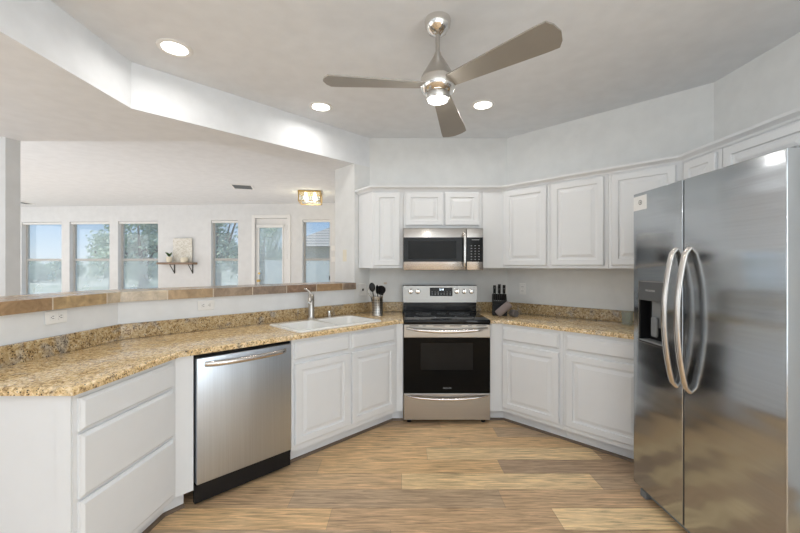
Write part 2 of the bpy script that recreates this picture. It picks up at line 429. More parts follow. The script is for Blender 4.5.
# wall behind the viewer, with a wide glazed patio opening
def wall_with_holes(x0, x1, z0, z1, holes, th):
    """standing wall in local x,z, interior face at y=0 looking to -y, solid towards +y"""
    b_ = BM(); slab(b_, rect(x0, x1, z0, z1), -th, 0, 0, holes); stand(b_); return b_
bm = wall_with_holes(-5.6, 2.45, 0, CEIL + .1, [rect(-2.0, 1.8, .05, 2.2)], .12)
bmesh.ops.transform(bm, matrix=Matrix.Translation((0, -3, 0)) @ Matrix.Rotation(math.pi, 4, 'Z') @ Matrix.Translation((3.15, 0, 0)) @ Matrix.Diagonal((1, 1, 1, 1)), verts=bm.verts)
struct('wall_front', bm, 'wall_paint')

# far window wall, slightly oblique
def farX(px):
    p = (px - 400) / F; return p * 7.822 / (1 + .0734 * p)
def farY(X): return 7.822 - .0734 * X
FA = math.atan2(-.0734, 1); FO = (-9.8, farY(-9.8))
def flx(px): return (farX(px) - FO[0]) / math.cos(FA)
def fz(y, px): return CH + (266.5 - y) / F * farY(farX(px))
wins = [(21.5, 61.5), (69.5, 109.5), (118, 158), (211, 238), (302.5, 330)]
ZT, ZB = 2.40, .72
holes = [rect(flx(a), flx(b_), ZB, ZT) for a, b_ in wins]
D0, D1 = flx(255), flx(287.5); DT = 2.44
holes.append(rect(D0, D1, .01, DT))
wl = wall_with_holes(0, 9.64, 0, CEIL, holes, .17)
FM = Matrix.Translation((FO[0], FO[1], 0)) @ Matrix.Rotation(FA, 4, 'Z')
bmesh.ops.transform(wl, matrix=FM, verts=wl.verts)
struct('wall_far', wl, 'wall_far')
def far_empty(name, lx, z, label=None, cat=None, kind=None, y=0):
    p = FM @ Vector((lx, y, z))
    o = bpy.data.objects.new(name, None); C.objects.link(o); o.location = p; o.rotation_euler = (0, 0, FA); o.empty_display_size = .05
    return tag(o, label, cat, None, kind)
wl_lab = ['window beside the hall wall, sky over low trees', 'window with open sky and a tree at one side', 'window filled by a tree, next to the wall shelf',
          'narrow window between the wall shelf and the glass door', 'narrow window showing the neighbouring tiled roof']
for i, (a, b_) in enumerate(wins):
    x0, x1 = flx(a), flx(b_); wd = x1 - x0; h = ZT - ZB
    e = far_empty(f'window_{i+1}', x0, ZB, wl_lab[i], None, 'structure')
    ft = .035; bm = BM()
    for q in (rect(0, ft, 0, h), rect(wd - ft, wd, 0, h), rect(ft, wd - ft, 0, ft), rect(ft, wd - ft, h - ft, h)):
        bx(bm, q[0][0], q[1][0], .10, .15, q[0][1], q[2][1])
    link('window_frame', bm, 'window_frame', e)
    bm = BM(); bx(bm, ft, wd - ft, .09, .14, .80, .85, .004); link('meeting_rail', bm, 'window_frame', e)
    bm = BM(); bx(bm, ft, wd - ft, .122, .126, .85, h - ft); link('upper_pane', bm, 'glass_clear', e)
    bm = BM(); bx(bm, ft, wd - ft, .112, .116, ft, .80); link('lower_pane', bm, 'glass_screen', e)
    bm = BM(); bx(bm, .005, wd - .005, .02, .085, h - .05, h - .004, .008); link('roller_shade', bm, 'trim_white', e)
    bm = BM(); bx(bm, .001, wd - .001, -.02, .10, .0, .02, .004); link('window_sill', bm, 'trim_white', e)
    bm = BM(); bx(bm, wd - ft - .012, wd - ft + .012, .085, .10, .38, .46); link('latch', bm, 'bronze', e)
# glazed door
wd = D1 - D0
e = far_empty('door_1', D0, 0, 'tall white patio door with one long glass light', None, 'structure')
g0, g1 = flx(258.3) - D0, flx(281.5) - D0
bm = BM(); slab(bm, rect(.004, wd - .004, .012, DT - .004), -.045, 0, 0, [rect(g0, g1, .25, 2.24)]); stand(bm)
bmesh.ops.translate(bm, verts=bm.verts, vec=(0, .05, 0)); link('door_panel', bm, 'trim_white', e)
bm = BM()
for q in (rect(g0 - .03, g0, .22, 2.27), rect(g1, g1 + .03, .22, 2.27), rect(g0, g1, .22, .25), rect(g0, g1, 2.24, 2.27)):
    bx(bm, q[0][0], q[1][0], .035, .052, q[0][1], q[2][1], .004)
link('glazing_bead', bm, 'trim_white', e)
bm = BM(); bx(bm, g0, g1, .072, .076, .25, 2.24); link('glass_pane', bm, 'glass_screen', e)
bm = BM(); bx(bm, g0 - .05, g1 + .05, .0, .034, 2.235, 2.30, .01); link('shade_roll', bm, 'trim_white', e)
bm = BM(); lathe(bm, [(0, 0), (.03, 0), (.03, .008), (.012, .012), (.012, .04), (.028, .05), (.028, .065), (0, .075)], 20, (.07, .05, 1.08), '-y'); link('door_knob', bm, 'gold_frame', e, smooth=40)
bm = BM(); lathe(bm, [(0, 0), (.027, 0), (.027, .014), (0, .018)], 20, (.07, .05, 1.24), '-y'); link('deadbolt', bm, 'gold_frame', e, smooth=40)
for z in (.3, 1.55, 2.18):
    bm = BM(); bx(bm, wd - .02, wd + .005, .02, .05, z, z + .11); link('hinge', bm, 'brushed_nickel', e)
bm = BM(); c_ = .07
for q in (rect(-c_, 0, 0, DT + c_), rect(wd, wd + c_, 0, DT + c_), rect(0, wd, DT, DT + c_)):
    bx(bm, q[0][0], q[1][0], -.018, -.001, q[0][1], q[2][1], .004)
link('door_casing', bm, 'trim_white', e)
# living-room baseboard
bm = BM(); bx(bm, 0, D0 - .08, -.014, -.001, 0, .10)
bmesh.ops.transform(bm, matrix=FM, verts=bm.verts); struct('baseboard_far', bm, 'trim_white')

# bar ledge in slate tile
LT, LB = 1.225, 1.160
PO = offs(H, .028, False); PI_ = offs(H, -.345, False)
bm = BM(); lay = bm.loops.layers.float_color.new('tint')
TINTS = [(.42, .28, .16), (.34, .26, .20), (.38, .29, .21), (.50, .36, .20), (.60, .50, .37), (.42, .31, .20), (.30, .20, .14), (.46, .33, .20)]
def seg_tiles(a0, a1, b0, b1, lens, seq, vert=False):
    A0, A1, B0, B1 = map(Vector, (a0, a1, b0, b1)); tot = (A1 - A0).length
    s = 0; i = 0
    while s < tot - .01:
        e_ = min(tot, s + lens[i % len(lens)]); g = .004
        t0, t1 = (s + g) / tot, (e_ - g) / tot
        c = seq[i % len(seq)]
        p, q = A0.lerp(A1, t0), A0.lerp(A1, t1)
        n_ = len(seg_tiles.rows)
        # edge tile
        vs0 = [(p.x, p.y), (q.x, q.y)]
        nrm = (B0 - A0).normalized()
        dep = [.012]
        pb, qb = p + nrm * .012, q + nrm * .012
        faces = []
        pr = [(p.x, p.y), (q.x, q.y), (qb.x, qb.y), (pb.x, pb.y)]
        n0 = len(bm.faces); prism(bm, pr, LB, LT - .0005)
        # top tiles
        rr = [0, .5, 1]
        for k in range(2):
            u0, u1 = rr[k], rr[k + 1]
            P = [A0.lerp(A1, t0).lerp(B0.lerp(B1, t0), u0 + .012), A0.lerp(A1, t1).lerp(B0.lerp(B1, t1), u0 + .012),
                 A0.lerp(A1, t1).lerp(B0.lerp(B1, t1), u1 - .012), A0.lerp(A1, t0).lerp(B0.lerp(B1, t0), u1 - .012)]
            prism(bm, [(v.x, v.y) for v in P], LT - .010, LT)
        bm.faces.ensure_lookup_table()
        for f_ in list(bm.faces)[n0:]:
            for l in f_.loops: l[lay] = (*c, 1)
        s = e_; i += 1
seg_tiles.rows = []
seg_tiles(PO[0], PO[1], PI_[0], PI_[1], [.165, .30, .30, .30, .30, .30, .30, .12], [TINTS[1], TINTS[0], TINTS[6], TINTS[1], TINTS[2], TINTS[7], TINTS[4], TINTS[3]])
seg_tiles(PO[1], PO[2], PI_[1], PI_[2], [.10, .33, .30, .30], [TINTS[4], TINTS[3], TINTS[0], TINTS[5]])
led = tag(link('bar_ledge', bm, 'slate_tile'), 'raised bar ledge capped in brown slate tiles above the half wall', 'bar ledge')
bm = BM(); prism(bm, offs(H, .0265, False) + offs(H, -.344, False)[::-1], LB + .001, LT - .002)
link('ledge_core', bm, 'stucco', led)

# ================================================================ base cabinets
BT, TK = .884, .105
def relief(name, x0, x1, z0, z1, prof, parent, y=-.0005):
    return link(name, panel(x0, x1, z0, z1, y, prof), 'cabinet_white', parent)
def hollow(poly, z0, z1, t=.018):
    """carcass: standing sides without a top, so that a sink or nothing may hang in it"""
    b_ = BM(); p = ccw(poly); slab(b_, p, z0, z1, 0, [offs(p, t)]); return b_
# left drawer cabinet at the peninsula end (front looks +x)
t = thing('base_cabinet', (-1.295, 1.465, 0), 85.75, 'white three-drawer base cabinet at the open end of the granite counter', 'cabinet', 'white base cabinets')
poly = [(-1.295, 1.465), (-1.2505, 2.0595), (-1.186, 2.124), (-1.61, 2.548), (-1.805, 2.37), (-1.805, 1.465)]
link('cabinet_body', hollow(poly, TK, BT), 'cabinet_white', t, True)
bm = BM(); prism(bm, [(-1.365, 1.475), (-1.32, 2.06), (-1.255, 2.145), (-1.6, 2.5), (-1.79, 2.37), (-1.79, 1.475)], 0, TK - .001); link('toe_kick', bm, 'cabinet_white', t, True)
for z0, z1 in ((.728, .862), (.458, .716), (.135, .445)): relief('drawer', .018, .565, z0, z1, SLABP, t)
for xa in (-1.356, -1.80):
    bm = BM(); bx(bm, xa, xa + .059, 1.457, 1.4645, TK, BT); link('end_stile', bm, 'cabinet_white', t, True)
# dishwasher
t = thing('dishwasher', (-1.184, 2.126, 0), 45, 'stainless steel dishwasher with bar handle under the granite counter', 'dishwasher')
W = .606
bm = BM(); bx(bm, .004, W - .004, .03, .58, .10, .872); link('tub', bm, 'black_matte', t)
bm = BM(); bx(bm, .008, W - .004, -.022, .03, .135, .862, .006, 3); link('door', bm, 'steel_dish', t, smooth=35)
bm = BM(); bx(bm, .008, W - .004, -.004, .03, .8625, .878, .003); link('control_strip', bm, 'black_gloss', t)
bm = BM(); bx(bm, .002, W - .002, -.004, .028, .022, .128, .004); link('kick_plate', bm, 'black_plastic', t)
bm = BM(); pts = [(.055 + .50 * k / 16, -.022 - .048 * math.sin(math.pi * k / 16) ** .5, .822) for k in range(17)]
tube(bm, pts, .016, 12, .6); link('handle', bm, 'handle_steel', t, smooth=50)
# sink cabinet
t = thing('base_cabinet', (-.752, 2.558, 0), 45, 'white two-door base cabinet under the white sink', 'cabinet', 'white base cabinets')
poly = [(-.752, 2.558), (-.03, 3.28), (.028, 3.29), (.028, 3.90), (-.32, 3.90), (-1.18, 3.01), (-1.178, 2.984)]
link('cabinet_body', hollow(poly, TK, BT), 'cabinet_white', t, True)
bm = BM(); prism(bm, [(-.80, 2.61), (-.072, 3.345), (.028, 3.35), (.028, 3.86), (-.3, 3.86), (-1.13, 3.0)], 0, TK - .001); link('toe_kick', bm, 'cabinet_white', t, True)
for (a, b_) in ((.022, .487), (.517, .985)):
    relief('false_drawer_front', a, b_, .740, .858, SLABP, t)
    relief('door', a, b_, .150, .712, DOORP, t)
# right base cabinets
t = thing('base_cabinet', (.91, 3.29, 0), -45, 'white base cabinet with door and drawer right beside the oven', 'cabinet', 'white base cabinets')
poly = [(.802, 3.29), (.91, 3.29), (1.285, 2.915), (1.705, 3.335), (1.13, 3.90), (.802, 3.90)]
link('cabinet_body', hollow(poly, TK, BT), 'cabinet_white', t, True)
bm = BM(); prism(bm, [(.802, 3.36), (.94, 3.36), (1.335, 2.965), (1.68, 3.31), (1.12, 3.86), (.802, 3.86)], 0, TK - .001); link('toe_kick', bm, 'cabinet_white', t, True)
relief('drawer', .012, .503, .738, .855, SLABP, t); relief('door', .012, .503, .145, .708, DOORP, t)
t = thing('base_cabinet', (1.287, 2.913, 0), -45, 'white base cabinet with door and drawer, half hidden by the fridge', 'cabinet', 'white base cabinets')
poly = [(1.287, 2.913), (1.89, 2.31), (2.31, 2.31), (2.31, 2.72), (1.707, 3.333)]
link('cabinet_body', hollow(poly, TK, BT), 'cabinet_white', t, True)
bm = BM(); prism(bm, [(1.337, 2.963), (1.94, 2.36), (2.29, 2.36), (2.29, 2.71), (1.69, 3.31)], 0, TK - .001); link('toe_kick', bm, 'cabinet_white', t, True)
relief('drawer', .024, .56, .738, .855, SLABP, t); relief('door', .024, .56, .145, .708, DOORP, t)
# brown shoe moulding along the toe kicks
def shoe(name, path):
    b_ = BM(); sweep(b_, path, [(0, 0.0005), (.016, 0.0005), (.013, .010), (.007, .016), (0, .018)]); struct(name, b_, 'toe_brown')
shoe('trim_2', [(-1.70, 1.474), (-1.364, 1.474), (-1.319, 2.06), (-1.254, 2.144)][::-1])
shoe('trim_3', [(-.799, 2.609), (-.071, 3.344), (.026, 3.349)][::-1])
shoe('trim_4', [(.804, 3.359), (.94, 3.359), (1.938, 2.361)][::-1])

# ================================================================ countertops
sinkM = Matrix.Translation((-.602, 3.075, 0)) @ Matrix.Rotation(R(45), 4, 'Z')
def sk(x, y): v = sinkM @ Vector((x, y, 0)); return (v.x, v.y)
SW, SD = .80, .49
hole = [sk(-SW / 2 + .03, -SD / 2 + .03), sk(SW / 2 - .03, -SD / 2 + .03), sk(SW / 2 - .03, SD / 2 - .03), sk(-SW / 2 + .03, SD / 2 - .03)]
poly = [(-1.27, 1.44), (-1.225, 2.045), (0.0, 3.265), (.031, 3.265), (.031, 3.912), (-.316, 3.912), (-1.822, 2.398), (-1.903, 1.44)]
bm = BM(); slab(bm, poly, .886, .918, .012, [hole], 4)
ct = tag(link('countertop', bm, 'granite', smooth=40), 'long speckled gold granite countertop running from the peninsula past the sink to the oven', 'countertop')
bm = BM(); sweep(bm, [(.031, 3.914), (-.318, 3.914), (-1.822, 2.401), (-1.904, 1.44)], [(0, .9185), (.019, .9185), (.019, 1.012), (.016, 1.016), (0, 1.016)])
link('backsplash', bm, 'granite_splash', ct)
poly = [(.800, 3.265), (.90, 3.265), (1.875, 2.295), (2.312, 2.295), (2.312, 2.73), (1.13, 3.912), (.800, 3.912)]
bm = BM(); slab(bm, poly, .886, .918, .012, [], 4)
ct = tag(link('countertop', bm, 'granite', smooth=40), 'short speckled gold granite countertop between the oven and the fridge', 'countertop')
bm = BM(); sweep(bm, [(2.312, 2.30), (2.312, 2.732), (1.131, 3.914), (.800, 3.914)], [(0, .9185), (.019, .9185), (.019, 1.012), (.016, 1.016), (0, 1.016)])
link('backsplash', bm, 'granite_splash', ct)

# ================================================================ upper cabinets
UB, UT = 1.375, 2.135
def upper(poly, origin, rz, z0, label):
    t_ = thing('upper_cabinet', (origin[0], origin[1], z0), rz, label, 'cabinet', 'white upper cabinets')
    b_ = BM(); prism(b_, ccw(poly), z0, UT); link('cabinet_body', b_, 'cabinet_white', t_, True)
    return t_
def udoor(t_, x0, x1, z0, z1):
    zb = t_.location.z; return relief('door', x0, x1, z0 - zb, z1 - zb, DOORP, t_)
t = upper([(-.27, 3.59), (.028, 3.59), (.028, 3.912), (-.318, 3.912), (-.425, 3.805)], (-.27, 3.59), 0, UB, 'narrow white upper cabinet left of the microwave with an angled side')
udoor(t, .02, .27, 1.40, 2.108)
t = upper([(.032, 3.59), (.794, 3.59), (.794, 3.912), (.032, 3.912)], (.032, 3.59), 0, 1.762, 'short white two-door upper cabinet directly above the microwave')
udoor(t, .022, .383, 1.787, 2.108); udoor(t, .402, .732, 1.787, 2.108)
t = upper([(.798, 3.59), (1.0, 3.59), (1.3215, 3.2685), (1.548, 3.495), (1.131, 3.912), (.798, 3.912)], (1.0, 3.59), -45, UB, 'white upper cabinet right of the microwave, door on the diagonal wall over the knife block')
udoor(t, .026, .432, 1.40, 2.108)
t = upper([(1.3235, 3.2665), (1.652, 2.938), (1.878, 3.164), (1.55, 3.492)], (1.3235, 3.2665), -45, UB, 'middle white upper cabinet on the diagonal wall between its two neighbours')
udoor(t, .022, .438, 1.40, 2.108)
t = upper([(1.654, 2.936), (1.989, 2.601), (2.312, 2.73), (1.88, 3.162)], (1.654, 2.936), -45, UB, 'white upper cabinet on the diagonal wall partly hidden by the fridge')
udoor(t, .024, .436, 1.40, 2.108)
t = upper([(1.99, 2.599), (1.99, 2.284), (2.312, 2.284), (2.312, 2.728)], (1.99, 2.599), -90, UB, 'small narrow white upper cabinet in the corner behind the fridge')
udoor(t, .025, .282, 1.40, 2.108)
t = upper([(1.99, 2.28), (1.99, 1.2), (2.312, 1.2), (2.312, 2.28)], (1.99, 2.28), -90, 1.90, 'low wide white upper cabinet over the fridge')
udoor(t, .03, .525, 1.92, 2.108); udoor(t, .545, 1.05, 1.92, 2.108)
bm = BM()
sweep(bm, [(-.43, 3.80), (-.27, 3.587), (1.0, 3.587), (1.987, 2.60), (1.987, 1.2)][::-1], [(0, 2.122), (.006, 2.122), (.010, 2.134), (.024, 2.146), (.036, 2.152), (.040, 2.168), (0, 2.168)])
struct('trim_5', bm, 'cabinet_white', label='crown moulding over the upper cabinets', smooth=30)

# ================================================================ range
t = thing('kitchen_range', (.033, 3.262, 0), 0, 'stainless electric range with black glass cooktop and oven door', 'oven')
W = .762
bm = BM(); bx(bm, .003, W - .003, .022, .62, .035, .905); link('oven_body', bm, 'black_matte', t)
for x in (.05, W - .05):
    for y in (.06, .56):
        bm = BM(); lathe(bm, [(0, .0), (.02, .0), (.02, .036), (0, .036)], 16, (x, y, 0)); link('foot', bm, 'black_plastic', t)
bm = BM(); bx(bm, 0, W, -.012, .56, .880, .921, .008, 3); ck = link('cooktop', bm, 'black_gloss', t, smooth=35)
for x, y, r_ in ((.20, .16, .10), (.56, .16, .085), (.20, .42, .075), (.56, .42, .10), (.38, .44, .045)):
    bm = BM(); lathe(bm, [(r_ - .003, 0), (r_, 0), (r_, .0006), (r_ - .003, .0006), (r_ - .003, 0)], 40, (x, y, .9213)); link('burner_ring', bm, 'grey_plastic', ck)
bm = BM(); bx(bm, .004, W - .004, .57, .618, .921, 1.022); link('backguard_base', bm, 'black_gloss', t)
bm = BM()
pr = [(.552, 1.020), (.560, 1.19), (.572, 1.198), (.618, 1.198), (.618, 1.020)]
a = [bm.verts.new((.0, y, z)) for y, z in pr]; b_ = [bm.verts.new((W, y, z)) for y, z in pr]
bm.faces.new(a); bm.faces.new(b_[::-1])
for i in range(5): bm.faces.new((a[i], a[(i + 1) % 5], b_[(i + 1) % 5], b_[i]))
bg_ = link('control_panel', bm, 'steel_panel', t)
bm = BM(); bx(bm, .275, .508, .548, .556, 1.085, 1.172, .003); dsp = link('display', bm, 'black_gloss', bg_)
text_mesh('clock_digits', '2:18', .026, 'digit', bg_, (.395, .5474, 1.152))
bm = BM()
for r_ in range(3):
    for c_ in range(7):
        x = .292 + c_ * .031; z = 1.098 + r_ * .014
        if c_ in (3,) and r_ == 2: continue
        bx(bm, x, x + .013, .5472, .5478, z, z + .004)
inlay(dsp, bm, 'mark_grey')
for x in (.0775, .151, .552, .629, .703):
    bm = BM(); lathe(bm, [(0, 0), (.026, 0), (.026, .006), (.021, .008), (.019, .030), (0, .032)], 24, (x, .5555, 1.134), '-y')
    bx(bm, x - .005, x + .005, .512, .525, 1.118, 1.153, .002); link('knob', bm, 'chrome', bg_, smooth=40)
bm = BM(); bx(bm, 0, W, -.002, .022, .763, .8785, .004)
vt = link('door_top_rail', bm, 'steel_range', t)
bm = BM()
for a_, b2 in ((.05, .13), (.165, .195), (.26, .36), (.405, .51), (.565, .60), (.64, .73)): bx(bm, a_, b2, -.0032, -.0018, .864, .870)
inlay(vt, bm, 'black_matte')
def bow(x0, x1, z, drop, out_, r_, flat=.7):
    b3 = BM(); pts = []
    for k in range(21):
        u = k / 20; s = math.sin(math.pi * u)
        pts.append((x0 + (x1 - x0) * u, -.004 - out_ * min(1, s * 3.0) , z - drop * s))
    tube(b3, pts, [r_ * (.7 + .3 * math.sin(math.pi * k / 20)) for k in range(21)], 12, flat); return b3
link('oven_handle', bow(.022, W - .022, .845, .022, .048, .015), 'handle_steel', t, smooth=50)
bm = BM(); bx(bm, 0, W, -.002, .022, .275, .761, .003); dr = link('oven_door', bm, 'oven_glass', t)
bm = BM(); bx(bm, .15, .61, -.0032, -.001, .48, .715, .001); link('oven_window', bm, 'oven_window', dr)
text_mesh('maker_mark', 'FRIGIDAIRE', .014, 'mark_grey', dr, (.383, -.0026, .318))
bm = BM(); bx(bm, .0, W, -.002, .022, .037, .270, .004); sd = link('storage_drawer', bm, 'steel_range', t)
link('drawer_handle', bow(.022, W - .022, .252, .026, .030, .011), 'handle_steel', sd, smooth=50)

# ================================================================ microwave
t = thing('microwave', (.032, 3.515, 1.355), 0, 'stainless over-the-range microwave with black glass door and keypad', 'microwave')
bm = BM(); bx(bm, .001, .758, .022, .395, .006, .400); link('microwave_body', bm, 'black_matte', t)
bm = BM(); bx(bm, 0, .600, 0, .022, 0.002, .398, .004); dr = link('door', bm, 'steel_micro', t, smooth=35)
bm = BM(); bx(bm, .002, .572, -.002, .003, .080, .312, .001); gl = link('door_glass', bm, 'black_gloss', dr)
bm = BM(); bx(bm, .045, .500, -.0028, -.001, .108, .278, .0005); link('viewing_window', bm, 'oven_window', dr)
bm = BM(); tube(bm, [(.578, 0, .355), (.578, -.035, .345)] + [(.578, -.040 - .008 * math.sin(math.pi * k / 10), .335 - .29 * k / 10) for k in range(11)] + [(.578, -.035, .035), (.578, 0, .025)], .0125, 12); link('handle', bm, 'chrome', dr, smooth=50)
bm = BM(); bx(bm, .603, .758, 0, .022, 0.002, .398, .004); cp = link('control_panel', bm, 'steel_micro', t, smooth=35)
bm = BM(); bx(bm, .604, .757, -.002, .003, .080, .312, .001); kp = link('keypad', bm, 'black_gloss', cp)
bm = BM()
for r_ in range(6):
    for c_ in range(3):
        x = .640 + c_ * .036; z = .10 + r_ * .026; bx(bm, x, x + .012, -.0026, -.0018, z, z + .005)
bx(bm, .65, .72, -.0026, -.0018, .286, .291)
inlay(kp, bm, 'mark_grey')
bm = BM(); bx(bm, .02, .74, .03, .38, 0, .006); link('bottom_grille', bm, 'black_matte', t)

# ================================================================ refrigerator
t = thing('refrigerator', (1.44, 2.282, 0), -90, 'tall stainless side-by-side refrigerator with two bowed handles and ice dispenser', 'refrigerator')
W, ZD, ZF = .905, .07, 1.832
bm = BM(); bx(bm, .006, W - .006, .078, .80, .03, 1.800, .004); link('fridge_body', bm, 'fridge_side', t)
bm = BM(); bx(bm, .02, W - .02, .05, .12, .012, .066, .004); link('base_grille', bm, 'grey_plastic', t)
for x in (.03, W - .08):
    bm = BM(); bx(bm, x, x + .05, .02, .10, .0, .045, .006); link('foot', bm, 'grey_plastic', t)
x0, x1, z0, z1 = .055, .262, .944, 1.302
bm = BM(); slab(bm, rect(.0, .397, ZD, ZF), -.070, 0, .004, [rect(x0, x1, z0, z1)], 4); stand(bm); fd = link('freezer_door', bm, 'steel_fridge', t, smooth=35)
bm = BM(); slab(bm, rect(.406, W, ZD, ZF), -.070, 0, .004, [], 4); stand(bm); rd = link('fridge_door', bm, 'steel_fridge', t, smooth=35)
bm = BM(); bx(bm, .3972, .4058, .003, .074, ZD + .004, ZF - .004); link('door_gap_shade', bm, 'black_matte', t)  # dark filler put in the slit between the doors to stand for its shade
# dispenser recess
bm = BM(); bx(bm, x0 + .001, x1 - .001, .060, .068, z0 + .001, z1 - .001)
bx(bm, x0 + .0005, x0 + .006, .001, .068, z0, z1); bx(bm, x1 - .006, x1 - .0005, .001, .068, z0, z1); bx(bm, x0, x1, .0, .068, z0, z0 + .008); 
dp = link('dispenser_recess', bm, 'black_plastic', fd)
bm = BM(); bx(bm, x0, x1, -.004, .05, 1.192, z1 - .001, .004); link('dispenser_panel', bm, 'dispenser_grey', dp)
text_mesh('maker_mark', 'FRIGIDAIRE', .016, 'mark_grey', dp, (.158, -.0046, 1.25))
bm = BM(); bx(bm, .12, .20, .03, .045, 1.04, 1.19, .004); bx(bm, .135, .185, .012, .03, .985, 1.10, .01); link('dispenser_paddle', bm, 'grey_plastic', dp)
bm = BM(); bx(bm, x0 + .01, x1 - .01, -.008, .058, z0 + .008, z0 + .016, .003); link('drip_tray', bm, 'grey_plastic', dp)
bm = BM()
for q in (rect(x0 - .004, x0, z0 - .004, z1 + .004), rect(x1, x1 + .004, z0 - .004, z1 + .004), rect(x0, x1, z0 - .004, z0), rect(x0, x1, z1, z1 + .004)):
    bx(bm, q[0][0], q[1][0], -.003, .004, q[0][1], q[2][1])
link('dispenser_bezel', bm, 'handle_steel', dp)
for x, par in ((.350, fd), (.440, rd)):
    bm = BM(); pts = []
    for k in range(25):
        u = k / 24; s = math.sin(math.pi * u)
        pts.append((x, -.010 - .052 * s ** .8, 1.487 - .727 * u))
    pts[0] = (x, .002, 1.482); pts[-1] = (x, .002, .765)
    tube(bm, pts, .0185, 14, .55, Vector((1, 0, 0))); link('handle', bm, 'handle_steel', par, smooth=50)
for x in (W - .075,):
    bm = BM(); bx(bm, x, x + .07, .04, .15, 1.8325, 1.843, .003); bx(bm, x + .01, x + .06, .085, .17, 1.8005, 1.838, .003); link('hinge_cover', bm, 'grey_plastic', t)
# white label on the freezer door
st = thing('door_sticker', (1.4385, 2.277, 1.728), -90, 'small square white sticker with a round mark on the fridge corner', 'sticker')
bm = BM(); bx(bm, 0, .118, 0, .0012, 0, .085); ss_ = link('sticker_sheet', bm, 'plastic_white', st)
bm = BM(); lathe(bm, [(.012, 0), (.015, 0), (.015, .0006), (.012, .0006), (.012, 0)], 24, (.062, -.0001, .045), '-y'); bx(bm, .056, .068, -.0008, -.0001, .041, .045); bx(bm, .060, .064, -.0008, -.0001, .038, .053); inlay(ss_, bm, 'black_plastic')

# ================================================================ sink and tap
t = thing('kitchen_sink', (-.602, 3.075, .9185), 45, 'white double-bowl drop-in sink set in the granite counter', 'sink')
def rr(x0, x1, y0, y1, r_, k=5):
    p = []
    for cx, cy, a0 in ((x1 - r_, y0 + r_, -90), (x1 - r_, y1 - r_, 0), (x0 + r_, y1 - r_, 90), (x0 + r_, y0 + r_, 180)):
        for i in range(k + 1): a = R(a0 + 90 * i / k); p.append((cx + r_ * math.cos(a), cy + r_ * math.sin(a)))
    return p
bowls = [(-SW / 2 + .035, -.045, -SD / 2 + .035, SD / 2 - .075), (-.015, SW / 2 - .035, -SD / 2 + .035, SD / 2 - .075)]
bm = BM(); slab(bm, rr(-SW / 2, SW / 2, -SD / 2, SD / 2, .035), 0, .012, .007, [rr(*q, .05) for q in bowls], 4)
link('rim', bm, 'sink_white', t, smooth=35)
for q in bowls:
    bm = BM(); rings = []
    for d, z in ((0, .0115), (.004, .0), (.010, -.10), (.018, -.155), (.045, -.175)):
        rings.append([bm.verts.new((x, y, z)) for x, y in rr(q[0] + d, q[1] - d, q[2] + d, q[3] - d, .05)])
    for i in range(len(rings) - 1):
        n_ = len(rings[i])
        for k in range(n_): bm.faces.new((rings[i][k], rings[i][(k + 1) % n_], rings[i + 1][(k + 1) % n_], rings[i + 1][k]))
    bm.faces.new(rings[-1]); bo = link('bowl', bm, 'sink_white', t, smooth=40)
    bm = BM(); lathe(bm, [(0, 0), (.04, 0), (.042, .004), (.03, .003), (0, .002)], 24, ((q[0] + q[1]) / 2, (q[2] + q[3]) / 2, -.1748)); link('drain', bm, 'chrome', bo, smooth=40)
fx, fy = (Vector(sk(-.005 - .02, SD / 2 + .035)))
t = thing('faucet', (-.790, 3.292, .9185), 45, 'brushed nickel kitchen faucet behind the white sink', 'faucet')
bm = BM(); lathe(bm, [(0, 0), (.036, 0), (.037, .006), (.031, .012), (.027, .03), (.026, .15), (.027, .19), (.026, .215), (.018, .228), (0, .23)], 28); link('faucet_body', bm, 'brushed_nickel', t, smooth=40)
bm = BM(); tube(bm, [(0, 0, .175), (-.03, -.04, .20), (-.06, -.08, .205), (-.082, -.11, .195), (-.092, -.124, .17), (-.094, -.127, .15)], [.018, .018, .017, .017, .018, .017], 14); link('spout', bm, 'brushed_nickel', t, smooth=50)
bm = BM(); tube(bm, [(0, .0, .225), (-.012, .014, .25), (-.03, .035, .268), (-.04, .048, .272)], [.012, .009, .007, .007], 10, .7); link('lever', bm, 'chrome', t, smooth=50)
t = thing('air_gap', (-.655, 3.42, .9185), 45, 'small chrome capped air gap on the counter beside the faucet', 'air gap')
bm = BM(); lathe(bm, [(0, 0), (.022, 0), (.022, .006), (.018, .008), (.018, .045), (.021, .048), (.020, .062), (0, .066)], 20); link('air_gap_cap', bm, 'chrome', t, smooth=40)

